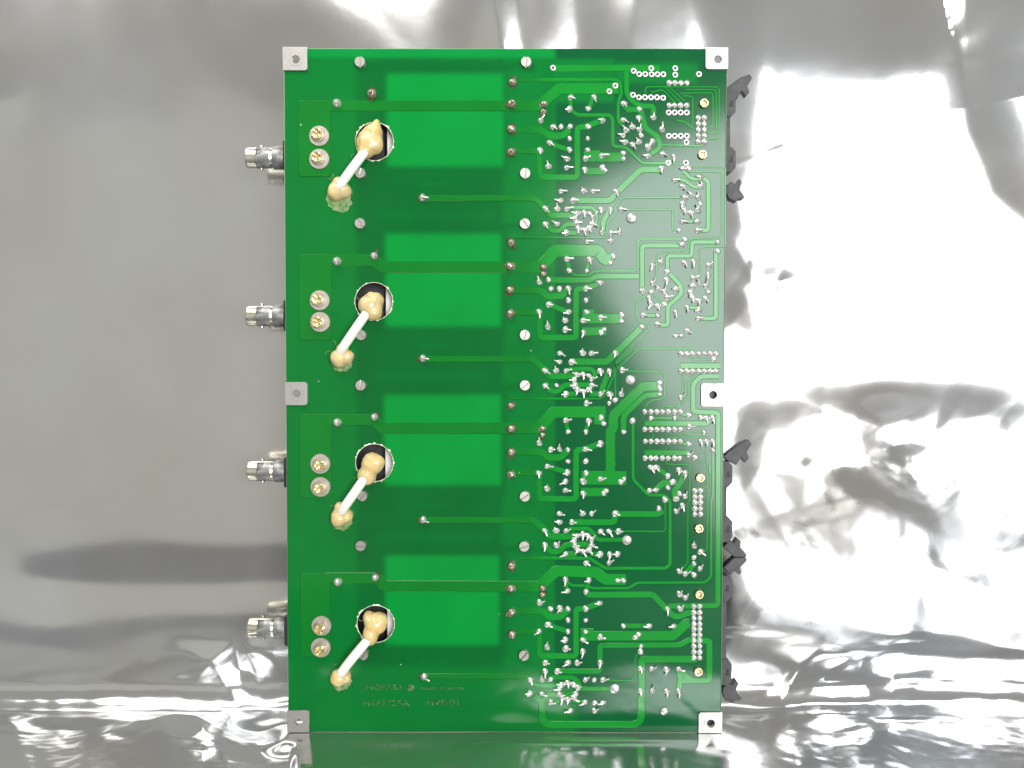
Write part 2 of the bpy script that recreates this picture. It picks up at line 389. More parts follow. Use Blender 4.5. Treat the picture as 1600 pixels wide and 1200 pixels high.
    H += floor_*(waves(71, 18, 0.02, 0.10, 0.00085)*calm + waves(72, 18, 0.006, 0.02, 0.00016)*calm + waves(73, 14, 0.004, 0.012, 0.000035))
    H += floor_*box(-100, 460, 1095, 1300, 10)*facets(75, 40, 0.12, 1.8, 220, 1150, 90)
    H += floor_*box(1120, 1700, 1095, 1300, 10)*facets(76, 40, 0.05, 1.8, 1360, 1150, 100)
    H += floor_*facets(77, 46, 0.05, 1.5, 790, 1175, 160)
    # never rise through the board's standing edge or its parts
    near = np.exp(-(np.clip(np.abs(X)-0.10, 0, None)/0.012)**2)
    under = floor_*np.exp(-(np.clip(np.abs(BY)-0.008, 0, None)/0.008)**2)*near
    H = H*(1-0.97*under)
    H = np.where(S > arc, np.clip(H, -0.02, 0.0045+0.012*step(X, 0.108, 0.125)), H)
    H = np.where(S < -0.002, np.minimum(H, 0.004), H)
    n0, n1 = X.shape
    co = np.stack([X, BY+ny[:, None]*H, BZ+nz_[:, None]*H], -1).reshape(-1, 3)
    idx = np.arange(n0*n1).reshape(n0, n1)
    q = np.stack([idx[:-1, :-1], idx[:-1, 1:], idx[1:, 1:], idx[1:, :-1]], -1).reshape(-1, 4)
    me = bpy.data.meshes.new('film'); me.vertices.add(len(co)); me.vertices.foreach_set('co', co.ravel())
    me.loops.add(q.size); me.loops.foreach_set('vertex_index', q.ravel().astype(np.int32))
    me.polygons.add(len(q)); me.polygons.foreach_set('loop_start', np.arange(0, q.size, 4, dtype=np.int32))
    me.polygons.foreach_set('use_smooth', np.ones(len(q), bool))
    me.update(calc_edges=True); me.validate()
    me.materials.append(M_film)
    o = link('antistatic_film', me); o['kind'] = 'structure'
    o['label'] = 'wrinkled silver antistatic film lying under and standing behind the circuit board'
    return o
build_film()
tb = bmesh.new(); bmesh.ops.create_cube(tb, size=1.0)
for v in tb.verts: v.co = Vector((v.co.x*1.6, -0.0 + v.co.y*0.62, -0.0245 + v.co.z*0.035))
bmesh.ops.bevel(tb, geom=tb.edges[:], offset=0.003, segments=2, affect='EDGES')
M_table = simple('grey_table', (0.17, 0.172, 0.178), 0.45, noise=(0.13, 0.132, 0.138), noise_scale=60)
link('table_top', bm_mesh(tb, 'table_top', M_table))['kind'] = 'structure'

# ------------------------------------------------------------------ the board: one thing
board = bpy.data.objects.new('circuit_board', None); COL.objects.link(board); board.empty_display_size = 0.05
board['label'] = 'green printed circuit board standing upright on its edge, solder side facing out'
board['category'] = 'circuit board'

def add(name, me, loc=(0, 0, 0), rot=None, scale=None, parent=None):
    return link(name, me, parent or board, loc, rot, scale)
def child(name, me, parent, loc=(0, 0, 0), rot=None, scale=None):
    return link(name, me, parent, loc, rot, scale)

X0, X1 = -BW/2, BW/2
big_holes = [(585, 221), (584, 471), (585, 723), (587, 975)]
HR = 29.5*PX
plates_px = [  # box of each mounting plate in the photograph, hole centre, hole radius
    (443, 76, 481, 111, 463, 94, 6.2, (0, 1, 0, 0)), (1102, 75, 1138, 109, 1121, 94, 6.2, (1, 0, 0, 0)),
    (445, 597, 481, 633, 464.5, 615, 6.4, (0, 1, 1, 0)), (1095, 599, 1131, 635, 1113.5, 617, 6.4, (1, 0, 0, 1)),
    (450, 1109, 484, 1144, 468, 1127, 5.5, (0, 0, 1, 0)), (1091, 1112, 1127, 1144, 1110, 1129, 6.4, (0, 0, 0, 1))]
loops = [[(X0, 0.0), (X1, 0.0), (X1, BH), (X0, BH)]]
for p in big_holes: loops.append(circle(*on(*p), HR, 48))
for p in plates_px: loops.append(circle(*on(p[4], p[5]), p[6]*PX, 24))
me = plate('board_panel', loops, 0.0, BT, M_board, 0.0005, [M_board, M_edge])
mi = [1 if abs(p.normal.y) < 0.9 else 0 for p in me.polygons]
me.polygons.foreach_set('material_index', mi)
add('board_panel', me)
# frayed pale rims of the big holes
for i, p in enumerate(big_holes):
    u, z = on(*p); g = random.Random(i); n = 64; vv, ff = [], []
    for k in range(n):
        a = 2*math.pi*k/n
        for rr, hh in ((HR-0.0001, 0.0001), (HR+0.00005, 0.00016+g.random()*0.0001), (HR+0.00014+g.random()**5*0.0008, 0.00003)):
            vv.append((rr*math.cos(a), -hh, rr*math.sin(a)))
    for k in range(n):
        for j in range(2): ff.append((k*3+j, k*3+j+1, ((k+1) % n)*3+j+1, ((k+1) % n)*3+j))
    add('hole_rim', new_mesh('hole_rim', vv, ff, M_edge), (u, 0, z))

# mounting plates with a pressed ring round the hole
for (x0, y0, x1, y1, hx, hy, hr, cor) in plates_px:
    u0, z1 = on(x0, y0); u1, z0 = on(x1, y1); hu, hz = on(hx, hy)
    if x0 < 500: u0 = X0-0.0002
    else: u1 = X1+0.0002
    if y0 < 100: z1 = BH+0.0002
    if y1 > 1100: z0 = 0.0002
    o = add('mounting_plate', plate('mounting_plate', [rrect(u0, z0, u1, z1, 0.0013, cor), circle(hu, hz, hr*PX, 28)], -0.0011, 0.00108, M_alu, 0.00010))
    if x0 > 1000 and y0 > 300:      # dark threaded post behind the hole
        child('standoff', lathe_mesh('standoff', [(hr*PX*1.7, -.0018), (hr*PX*1.7, -.012), (hr*PX*1.2, -.0125)], M_black, 20), o, (hu, 0, hz))
    child('ring', lathe_mesh('ring', [(hr*PX*1.02, 0), (hr*PX*1.02, .00016), (hr*PX*1.6, .00016), (hr*PX*1.66, 0)], M_alu, 28, caps=False), o, (hu, -0.00109, hz))

# ------------------------------------------------------------------ copper traces (raised under the mask)
K2, K3, K4, K5, K6 = (640, 60, 4), (820, 70, 6), (960, 70, 5), (820, 260, 6), (960, 260, 6)
K7, K8, K9, K10, K11 = (820, 380, 6), (960, 380, 6), (820, 540, 6), (960, 540, 6), (820, 700, 6)
K12, K13, K14, K15 = (960, 700, 1200/220), (800, 860, 1200/220), (960, 860, 5), (620, 980, 1600/540)
KF = (0, 0, 1)
T = []
def t(k, w, *pts): T.append((K(*k, pts), w))
# long feeds from the terminal pads
t(KF, 16, (510, 165.3), (842, 165.3), (874, 138.5), (966, 138.5))
t(KF, 18, (510, 406), (584, 406), (598, 417.5), (845, 417.5), (868, 391.5), (935, 391.5), (944, 405), (953, 406))
t(KF, 17, (510, 656), (585, 656), (597, 669), (842, 669), (865, 643.7), (945, 643.7))
t(KF, 17, (937, 645), (937, 662))
t(KF, 17, (510, 903), (590, 903), (600, 915.5), (842, 916.5), (869, 892), (931, 894), (946, 905.5), (977, 905.5))
# channel 1
t(KF, 4.5, (803, 127), (812, 124.6), (962, 124.4), (970, 130), (971, 148), (966, 158), (966, 190), (974, 197))
t(KF, 9.5, (866, 106.5), (1030, 106.5)); t(KF, 7.5, (979, 106.5), (979, 146), (990, 160), (1002, 166), (1021, 166), (1021, 182))
t(KF, 8, (1000, 168), (1008, 200), (1028, 214), (1032, 230), (1018, 240))
t(KF, 10, (799, 203), (845, 203), (857, 212), (880, 212), (889, 203))
t(KF, 8.5, (799, 236), (842, 236), (844, 277), (902, 277), (902, 200), (918, 197), (940, 188))
t(K3, 5, (420, 603), (490, 658), (800, 660), (825, 700), (825, 950), (950, 960), (1100, 1110), (1400, 1110))
t(K3, 6, (430, 495), (430, 590)); t(K3, 6, (650, 490), (600, 600)); t(K3, 7, (240, 930), (420, 985))
t(K3, 14.5, (560, 1055), (920, 1055)); t(K3, 10, (560, 1020), (700, 1020)); t(K3, 11, (560, 1185), (750, 1185))
t(K4, 2.2, (240, 380), (245, 328), (800, 330), (820, 352), (815, 735), (715, 735))
t(K4, 2.2, (290, 372), (380, 350), (470, 450)); t(K4, 2.2, (560, 350), (795, 352), (795, 690), (715, 690))
t(K4, 2.2, (520, 380), (770, 375), (768, 645), (715, 645)); t(K4, 2.2, (540, 400), (612, 402), (610, 630))
t(K4, 2.2, (395, 330), (515, 450)); t(K4, 2.2, (430, 330), (545, 440)); t(K4, 3, (490, 590), (550, 600), (610, 650))
t(K4, 3.2, (375, 780), (680, 792), (705, 762))
t(K4, 8, (80, 480), (110, 508), (190, 505))
# strip y = 309 and the ring below
t(KF, 9, (665, 309.5), (836, 309.5), (852, 326), (860, 336.5), (893, 336.5), (902, 331))
t(K5, 9.5, (455, 320), (800, 320), (860, 250), (1085, 30), (1270, 30))
t(K5, 6, (395, 400), (450, 385), (640, 385), (672, 440), (665, 560))
t(K5, 7.5, (195, 540), (250, 605), (330, 605), (390, 540), (470, 540)); t(K5, 7.5, (390, 625), (490, 625))
t(K5, 2.6, (-130, 668), (750, 668), (770, 640), (770, 540), (845, 450), (850, 370), (915, 293), (1460, 293))
t(K5, 8, (805, 410), (740, 500), (725, 620)); t(K5, 2.4, (940, 405), (1385, 405), (1385, 600), (1440, 600))
# channel 2
t(K5, 3, (418, 978), (460, 1020), (600, 1020), (650, 980), (1030, 980), (1060, 950), (1060, 700), (1090, 680), (1490, 682))
t(K5, 8.5, (225, 1065), (620, 1065), (665, 1030), (1060, 1030)); t(K5, 7.5, (1100, 1180), (1100, 742), (1470, 742))
t(K5, 6, (398, 868), (418, 978)); t(K5, 6, (610, 870), (580, 980))
t(K6, 6.5, (495, 985), (495, 840), (725, 840), (725, 710), (960, 710))
t(K6, 2.2, (390, 1060), (400, 810), (690, 785), (700, 680), (990, 660), (1007, 640), (1007, 52), (690, 50))
t(K6, 7, (830, 110), (880, 140), (880, 600), (780, 600)); t(K6, 6, (650, 50), (720, 118), (800, 118)); t(K6, 5.5, (590, 125), (660, 130), (740, 195), (810, 195))
t(K6, 5.5, (640, 517), (780, 517)); t(K6, 2, (700, 8), (1040, 8), (1040, 740))
t(K8, 7, (520, 290), (625, 400), (625, 480), (500, 590), (500, 770), (410, 765)); t(K8, 7, (950, 80), (950, 705), (800, 705))
t(K8, 2.2, (800, 280), (800, 50), (840, 35), (1020, 35)); t(K8, 5.5, (270, 675), (405, 680)); t(K8, 5.5, (682, 600), (795, 610))
t(K8, 2.6, (290, 490), (203, 550), (203, 690), (230, 732), (300, 742), (322, 775), (315, 820), (40, 1085), (10, 1120), (8, 1500))
t(K8, 2.6, (740, 1010), (690, 985), (235, 985), (35, 1170)); t(K8, 2.2, (370, 485), (450, 570))
t(K8, 2.2, (690, 1050), (725, 1090), (930, 1090))
t(KF, 10, (799, 454), (846, 454), (855, 463), (877, 463), (888, 452)); t(K7, 8.5, (-130, 650), (135, 650), (138, 885), (480, 885), (480, 430), (575, 425), (715, 370))
t(K7, 7, (240, 580), (410, 648)); t(K7, 15, (545, 708), (905, 708)); t(K7, 11, (545, 655), (640, 655)); t(K7, 13, (545, 828), (760, 824))
t(K7, 10, (440, 1113), (770, 1113), (852, 1030), (1098, 785))
# strip y = 560
t(KF, 9, (664, 561), (833, 561), (852, 579), (858, 588), (887, 588), (898, 583.5))
t(K9, 6.5, (387, 235), (440, 218), (620, 218), (657, 255), (655, 310)); t(K9, 7.5, (192, 375), (245, 430), (320, 430), (370, 370), (605, 368))
t(K9, 7.5, (385, 455), (480, 455)); t(K9, 7.5, (610, 455), (712, 452)); t(K9, 8, (792, 240), (740, 360), (712, 452))
t(K9, 2.6, (-130, 497), (700, 497), (742, 485), (835, 280), (845, 180), (1010, 30))
t(K10, 2.6, (110, 238), (440, 248), (472, 275), (470, 480), (440, 500), (340, 515), (290, 570), (290, 610))
# channel 3
t(K9, 6, (385, 700), (407, 808)); t(K9, 6, (600, 705), (572, 810))
t(K9, 14.5, (1265, 382), (1110, 382), (830, 655), (830, 775), (802, 805), (802, 1240)); t(K9, 8.5, (1265, 458), (1130, 465), (925, 655), (925, 810))
t(KF, 10, (799, 706), (847, 706), (856, 715), (876, 715), (887, 704)); t(K11, 8.5, (-130, 232), (132, 232), (134, 477), (480, 477), (480, 20), (570, 10), (710, -40))
t(K11, 7, (220, 178), (400, 230)); t(K11, 21, (535, 280), (945, 283)); t(K11, 13, (535, 413), (765, 413))
t(KF, 4.5, (989, 658), (989, 749), (1012, 773), (1038, 774), (1047, 783), (1047, 882), (1041, 888), (945, 888), (921, 872), (812, 872), (801, 882))
# strip y = 812
t(KF, 9, (664, 812.5), (833, 812.5), (852, 829), (859, 838.5), (887, 838.5), (898, 835))
t(K11, 9, (440, 697), (840, 697), (845, 620), (1250, 620), (1290, 590)); t(K11, 6, (387, 775), (440, 755), (600, 755), (650, 810), (680, 860), (955, 862))
t(K11, 7.5, (188, 912), (240, 975), (320, 975), (380, 908), (600, 905)); t(K11, 7.5, (380, 995), (480, 995)); t(K11, 7.5, (620, 995), (705, 997))
t(K12, 2.2, (-60, 708), (420, 712), (435, 690), (430, 440))
t(K12, 2.2, (735, 885), (788, 880), (795, 365), (820, 350), (820, 180), (780, 120), (780, -40)); t(K12, 2.2, (690, 80), (795, 155), (793, 340), (700, 342))
t(K12, 2.2, (560, 1040), (625, 985), (625, 460), (640, 450), (640, 142), (455, 140), (440, 110))
t(K12, 7, (358, 165), (455, 238)); t(K12, 8.5, (500, 290), (430, 290), (350, 362)); t(K12, 9, (600, 225), (560, 300), (507, 370), (520, 430)); t(K12, 8, (680, 985), (608, 1070))
# right rail
t(KF, 7.5, (1122, 290+100), (1122, 395))
t(KF, 8, (1122, 588), (1095, 588), (1083, 600), (1083, 643), (1122, 645), (1121.5, 946), (1045, 947)); t(KF, 3.6, (1114, 705), (1114, 770), (1111, 785), (1111, 901), (1102, 910), (996, 910.5), (982, 919), (925, 919), (917, 915), (893, 915), (884, 906))
t(K10, 8.5, (625, 188), (985, 188)); t(K10, 8.5, (290, 730), (867, 730), (890, 700)); t(K10, 8.5, (290, 1005), (700, 1005)); t(K10, 3.5, (343, 680), (565, 680))
t(K10, 2, (600, 828), (840, 818)); t(K10, 2, (343, 890), (370, 830)); t(K10, 2, (500, 880), (505, 860), (895, 858), (920, 880)); t(K10, 2, (640, 250), (638, 470), (625, 485))
t(K10, 2, (440, 600), (450, 575), (600, 573), (690, 480), (690, 350), (760, 280)); t(K10, 2, (600, 560), (662, 470), (662, 350), (730, 270))
t(K10, 5, (620, 640), (700, 655)); t(K10, 5, (620, 915), (697, 930)); t(K10, 2, (855, 900), (858, 1085), (890, 1135), (890, 1200))
# channel 4
t(K13, 9, (630, 352), (645, 378), (1180, 378)); t(K14, 9, (15, 345), (300, 345), (460, 515), (520, 515), (560, 490), (620, 488))
t(KF, 10, (799, 954.5), (848, 954.5), (857, 964), (876, 964), (887, 953)); t(K13, 8.5, (0, 692), (230, 692), (232, 900), (545, 900), (545, 500), (628, 495), (747, 450))
t(K13, 7, (305, 638), (477, 690)); t(K13, 6, (455, 250), (470, 345)); t(K13, 6, (655, 255), (630, 350))
t(K13, 15, (590, 730), (1372, 727), (1480, 625), (1510, 620)); t(K13, 9, (590, 690), (690, 690))
t(K13, 8, (385, 1030), (748, 1030), (748, 810), (1440, 806), (1500, 765), (1540, 765)); t(K14, 9, (640, 706), (742, 706), (742, 1017), (510, 1017), (503, 1100)); t(K14, 9, (503, 925), (515, 1010)); t(K14, 9, (515, 950), (600, 1010))
t(K13, 2.2, (1095, 862), (1050, 905), (1045, 1080), (1030, 1107), (800, 1107)); t(K13, 7, (950, 643), (1168, 645))
t(K14, 10.5, (640, 850), (212, 850), (212, 1300)); t(K15, 10.5, (1130, 330), (1130, 430), (1105, 450), (695, 450), (672, 425), (672, 350), (640, 318)); t(K15, 8, (672, 345), (700, 312), (830, 310))
t(KF, 8, (666, 1056.5), (825, 1056.5), (836, 1071), (872, 1071)); t(K13, 7, (330, 1082), (520, 1082), (572, 1130), (575, 1178), (850, 1180))
t(K15, 7, (712, 348), (765, 340)); t(K15, 7, (820, 340), (870, 348))
for i, (pts, w) in enumerate(T):
    pp = rounded([on(x, y) for x, y in pts], (5.0 if w < 12 else 3.5)*PX)
    h = 0.00022 + (i % 17)*0.000006
    v, f = strip(pp, w*PX, h, 0.00026 if w > 4 else 0.00016, 0.0003)
    add('copper_trace', new_mesh('copper_trace', v, f, M_trace))
# terminal pads
for (x0, y0, x1, y1) in ((466, 157, 517, 276), (467, 397.5, 518, 531), (468, 647, 518, 778), (469.5, 895.5, 516, 1025)):
    u0, z1 = on(x0, y0); u1, z0 = on(x1, y1)
    add('copper_pad', plate('copper_pad', [rrect(u0, z0, u1, z1, 0.0016)], -0.00036, 0.00034, M_trace, 0.00015))

# ------------------------------------------------------------------ solder
def joint_mesh(name, r, h, lead, mat=None, seed=0):
    """cone of solder with a clipped, bent lead towards +X"""
    g = random.Random(seed); bm = bmesh.new(); n = 12
    rings = [(1.0, 0.0), (0.97, 0.16), (0.80, 0.42), (0.52, 0.68), (0.33, 0.88), (0.16, 1.0)] if lead else [(1.0, 0), (0.98, 0.18), (0.84, 0.5), (0.55, 0.78), (0.25, 0.93)]
    prev = None; ph = g.uniform(0, 6)
    for rr, hh in rings:
        ring = []
        for k in range(n):
            a = 2*math.pi*k/n; q = rr*r*(1+0.10*math.sin(2*a+ph)+0.05*math.sin(3*a+2*ph))
            ring.append(bm.verts.new((q*math.cos(a), -hh*h, q*math.sin(a))))
        if prev:
            for k in range(n): bm.faces.new((prev[k], prev[(k+1) % n], ring[(k+1) % n], ring[k]))
        else: bm.faces.new(ring)
        prev = ring
    bm.faces.new(prev)
    if lead:
        wr = 0.00038; path = [(0, h*0.5), (0.00015, h*0.95), (0.0006, h*1.15), (lead, h*1.10)]
        m = 7; prev = None
        for i, (x, y) in enumerate(path):
            a, b = path[max(i-1, 0)], path[min(i+1, 3)]
            tx, ty = b[0]-a[0], b[1]-a[1]; L = math.hypot(tx, ty); tx, ty = tx/L, ty/L
            ring = [bm.verts.new((x - ty*wr*math.cos(2*math.pi*k/m), -(y + tx*wr*math.cos(2*math.pi*k/m)), wr*math.sin(2*math.pi*k/m))) for k in range(m)]
            if prev:
                for k in range(m): bm.faces.new((prev[k], prev[(k+1) % m], ring[(k+1) % m], ring[k]))
            else: bm.faces.new(ring)
            prev = ring
        bm.faces.new(prev)
    me = bm_mesh(bm, name, mat or M_solder, True); sharp(me, 50)
    return me
R_ = 4.7*PX
J_lead = [joint_mesh('solder_joint', R_*s, 0.0011*s2, l, seed=i) for i, (s, s2, l) in enumerate(((1, 1, .0023), (.95, 1.1, .0027), (1.05, .9, .0020), (1.0, 1.15, .0025)))]
J_dome = [joint_mesh('solder_joint', R_*s, 0.0011*s2, 0, seed=9+i) for i, (s, s2) in enumerate(((.95, 1), (.88, 1.2), (1.0, .85)))]
J_pin = [joint_mesh('pin_joint', R_*s, 0.0010, 0, seed=20+i) for i, s in enumerate((.92, .98))]
# a pin end standing out of each dome
def ring_hole():
    v, f = lathe([(4.6*PX, 0), (4.5*PX, .00022), (3.7*PX, .00034), (2.3*PX, .00028), (1.9*PX, .00003)], 18)
    f = f[:-2]; idx = [0]*len(f); v.append((0, -.00003, 0)); c = len(v)-1
    for k in range(18): f.append((4*18+k, 4*18+(k+1) % 18, c)); idx.append(1)
    return new_mesh('plated_hole', v, f, None, True, [M_solder, M_hole], idx)
J_hole = ring_hole()
D = None
SOL = []
def s(k, *pts): SOL.extend(K(*k, pts))
s(K3, (430, 493, 20), (650, 490, 80), (420, 603, 170), (595, 600, D), (730, 712, 190), (595, 768, D), (425, 768, D), (340, 770, D), (265, 770, 30), (420, 880, D), (590, 880, D),
  (235, 920, 40), (420, 985, D), (590, 985, D), (145, 988, 90), (395, 1070, 200), (570, 1068, -20), (725, 1040, 5), (925, 1015, D), (925, 1072, D), (222, 1140, 250), (395, 1153, 0),
  (565, 1170, 100), (728, 1150, D), (755, 1178, D), (150, 710, -60), (930, 550, 60), (1075, 603, D), (1070, 685, 90), (925, 705, 40), (1010, 770, 250), (950, 800, 230), (1075, 795, 280),
  (920, 850, 190), (1090, 850, D), (940, 912, 180), (1070, 912, 230), (1010, 935, 60), (1155, 960, -50), (1155, 1045, 190))
s(K4, (305, 570, 270), (372, 660, 270), (300, 755, 140), (265, 800, D), (375, 852, 30), (468, 875, 100), (540, 968, 180), (583, 968, D), (370, 965, 90))
s(K6, (565, 130, 0), (642, 185, 60), (810, 100, 180), (812, 188, 270), (725, 268, 220), (663, 292, 200), (785, 290, 260), (640, 350, 110), (805, 352, D), (660, 410, 100), (783, 410, 240),
  (720, 435, 90), (640, 517, 15), (780, 517, 180), (605, 600, D), (780, 600, -5), (660, 685, D), (637, 737, 200), (968, 710, D), (968, 795, D))
s(K8, (358, 210, 110), (437, 180, 270), (495, 265, D), (495, 345, 110), (360, 375, -60), (265, 450, 270), (345, 455, D), (415, 430, 230), (470, 455, 280), (580, 430, 180), (325, 515, 100),
  (495, 510, -20), (345, 570, 120), (410, 590, 90), (470, 572, D), (270, 672, 20), (405, 680, D), (405, 757, 20), (575, 648, 90), (660, 182, 70), (745, 175, 100), (885, 210, -40), (880, 295, 110),
  (740, 330, -30), (800, 378, 230), (740, 402, 190), (858, 402, 280), (715, 460, 110), (880, 458, D), (738, 515, 100), (855, 515, 60), (795, 540, 90), (682, 600, 90), (795, 622, 160), (790, 705, 0),
  (685, 818, 35), (575, 870, D), (625, 868, D), (930, 1087, D))
s(K10, (75, 230, 0), (65, 455, 270), (425, 350, D), (427, 405, D), (425, 458, D), (625, 485, -40), (343, 680, D), (565, 680, D), (700, 650, D), (810, 675, D), (867, 680, 90), (925, 680, 90), (705, 760, 0),
  (840, 815, D), (697, 922, D), (810, 897, 80), (867, 897, 90), (925, 897, 90), (925, 983, D), (700, 1025, -40), (757, 1048, D), (340, 1142, 60), (393, 1142, 50), (170, 705, D), (88, 810, D))
s(K5, (340, 235, 5), (555, 232, 230), (645, 235, 0), (860, 235, 80), (335, 320, 180), (455, 320, 5), (195, 395, 60), (305, 400, 260), (395, 400, -15), (720, 405, 100), (807, 405, 110), (195, 540, 70),
  (303, 540, 200), (390, 622, 170), (725, 620, 270), (810, 625, 0), (890, 625, 270), (808, 700, 260), (590, 705, -5), (905, 403, 0),
  (560, 430, 90), (610, 442, D), (495, 440, 190), (468, 487, 180), (640, 480, -60), (487, 535, 0), (632, 540, 20), (505, 580, 100), (558, 597, 80), (607, 580, 70),
  (398, 868, 0), (610, 870, 80), (418, 978, D), (580, 980, D), (830, 845, D), (803, 905, D), (135, 1085, 250), (222, 1062, D))
s(K7, (715, 370, 190), (575, 425, 0), (410, 425, 90), (325, 428, D), (245, 428, D), (410, 535, D), (575, 535, D), (225, 575, 10), (410, 645, 170), (580, 645, D), (135, 645, 90), (380, 725, 230), (550, 725, 0),
  (715, 697, 0), (910, 675, D), (910, 733, D), (215, 785, 260), (380, 810, 0), (550, 838, 110), (745, 808, D), (715, 838, D), (1098, 785, D), (330, 1033, 30), (543, 1030, 270), (627, 1033, 0), (852, 1030, 110),
  (325, 1113, 190), (440, 1113, 20))
s(K9, (190, 235, 40), (295, 235, 250), (387, 235, -20), (710, 240, 80), (792, 240, 90), (192, 375, 40), (298, 373, D), (385, 455, 180), (712, 452, -50), (797, 455, 90), (905, 455, 270), (847, 510, D),
  (790, 540, D), (578, 540, 0), (548, 268, 90), (600, 280, D), (492, 272, 200), (463, 320, 180), (627, 312, -20), (468, 372, 180), (630, 370, 15), (495, 412, 100), (548, 432, 80), (600, 412, 50),
  (385, 700, -15), (600, 705, 100), (407, 808, D), (572, 810, D), (715, 675, D), (740, 730, D), (135, 915, 260), (710, 920, 160), (572, 972, 0), (405, 975, D), (325, 972, 270), (243, 975, 0), (405, 1085, D),
  (572, 1085, D), (212, 1132, 0))
s(K11, (400, 230, 170), (575, 235, D), (132, 235, 90), (380, 315, 160), (548, 315, 270), (710, 290, -15), (930, 290, D), (900, 318, D), (208, 382, 270), (380, 397, 0), (548, 425, 90), (765, 400, D), (738, 425, D),
  (325, 615, 10), (543, 615, 240), (627, 615, -50), (848, 615, 5), (325, 695, 190), (440, 695, -5), (188, 775, 60), (295, 775, 250), (387, 775, -20), (710, 782, 40), (790, 782, 50), (877, 782, -5),
  (188, 912, 90), (297, 912, -60), (380, 995, 160), (705, 997, 170), (795, 998, 100), (870, 995, 180), (790, 1075, -40), (575, 1078, 20),
  (545, 808, 90), (592, 820, 110), (492, 820, 190), (462, 862, 160), (627, 857, -60), (467, 912, 0), (625, 912, 15), (492, 950, 110), (545, 970, 60), (600, 955, 45))
s(K12, (455, 238, D), (500, 290, 190), (455, 338, D), (300, 362, D), (355, 358, 180), (553, 190, 110), (605, 215, 110), (555, 388, D), (602, 412, -70), (527, 435, 220), (580, 492, 80), (527, 540, -60),
  (430, 440, D), (378, 515, D), (680, 835, 260), (735, 885, 30), (678, 933, D), (678, 985, D), (730, 1028, -60), (555, 1050, -60), (605, 1072, -40), (678, 1080, D))
s(K13, (455, 250, 100), (655, 253, 170), (472, 347, 170), (630, 352, D), (747, 450, 180), (628, 497, D), (477, 497, D), (408, 495, 130), (328, 497, D), (477, 593, D), (628, 595, D), (305, 633, 20), (477, 690, D),
  (628, 692, D), (230, 690, 160), (452, 763, 180), (605, 762, 20), (752, 738, 5), (298, 825, 270), (457, 837, 0), (603, 862, 100), (950, 643, D), (1168, 645, 180), (1077, 718, D), (1050, 742, D), (1098, 815, D),
  (1095, 862, D), (283, 958, 0), (475, 958, 150), (555, 958, -15), (283, 1030, 90), (385, 1030, 5), (752, 958, 110), (157, 1103, 70), (255, 1103, 270), (328, 1100, D), (627, 1102, -50), (700, 1103, D),
  (775, 1102, -20), (902, 255, D), (950, 255, D), (235, 445, -20))
s(K14, (415, 458, 90), (510, 342, -60), (555, 368, -60), (513, 455, -60), (462, 592, 190), (207, 925, 90), (292, 925, -35), (408, 930, 110), (503, 925, 20), (207, 1100, 90), (297, 1100, 270), (410, 1100, 90), (503, 1100, 90))
s(K15, (615, 308, 180), (672, 308, 10), (712, 348, 0), (870, 348, 160), (917, 350, D), (955, 350, 180), (915, 387, -40), (803, 387, 170),
  (792, 258, 90), (765, 265, 200), (818, 265, D), (752, 285, 180), (838, 280, -30), (752, 310, 0), (828, 310, 180), (765, 330, 110), (792, 335, 100), (820, 328, 30))
HOLES = K(*K3, [(265, 217), (848, 384), (792, 438)]) + K(*K4, [(150, 205), (193, 230), (240, 230), (287, 185), (290, 232), (336, 232), (382, 232), (475, 185), (475, 235), (660, 230),
  (145, 392), (190, 412), (238, 412), (285, 412), (332, 412), (380, 415), (424, 530), (470, 530), (517, 530), (565, 530), (424, 713), (470, 713), (517, 713), (565, 713), (562, 762), (420, 922), (558, 922)])
PINS = K(*K4, [(x, 300) for x in (428, 473, 520, 567)] + [(x, 475) for x in (428, 470, 517, 565)] + [(x, y) for y in (573, 620, 665, 713, 760) for x in (655, 703)])
PINS += K(*K10, [(x, 77) for x in (625, 680, 735, 790, 845, 900, 955)] + [(x, 240) for x in (625, 680, 732, 790, 845, 900, 950)] + [(x, 620) for x in (285, 343, 398, 452, 507, 565, 620)]
  + [(x, 785) for x in (285, 343, 398, 452, 507, 565, 620)] + [(x, 897) for x in (290, 343, 398, 452, 510, 563, 620)] + [(x, 1055) for x in (288, 343, 390, 450, 505, 563, 612)])
PINS += K(*K12, [(x, y) for y in (365, 417, 465, 517, 565) for x in (685, 735)]) + K(*K14, [(x, y) for y in (436, 485, 530, 575, 615, 660, 703, 747, 793, 838) for x in (620, 667)])
seen = []
rest = []
order = sorted(range(len(SOL)), key=lambda i: 0 if SOL[i][2] is not None else 1)     # joints with a bent lead show largest
count = 0
for i in order:
    x, y, a = SOL[i]
    if any(abs(x-q[0])+abs(y-q[1]) < 4.0 for q in seen): continue
    seen.append((x, y)); u, z = on(x, y); g = random.Random(i*3+1)
    sc = g.uniform(0.98, 1.16)
    if a is None: me = J_dome[i % 3]; ang = g.uniform(0, 6.28); sc *= 0.95
    else: me = J_lead[i % 4]; ang = rad(a + g.uniform(-8, 8))
    if count < 300: add('solder_joint', me, (u, -0.0001, z), (0, ang, 0), (sc, sc*g.uniform(0.9, 1.1), sc)); count += 1
    else: rest.append((me, Matrix.Translation((u, -0.0001, z)) @ Matrix.Rotation(ang, 4, 'Y') @ Matrix.Scale(sc, 4)))
if rest:
    bm = bmesh.new()
    for me, mx in rest:
        c = me.copy(); c.transform(mx); bm.from_mesh(c); bpy.data.meshes.remove(c)
    o = add('small_solder_joints', bm_mesh(bm, 'small_solder_joints', M_solder, True)); o['kind'] = 'stuff'
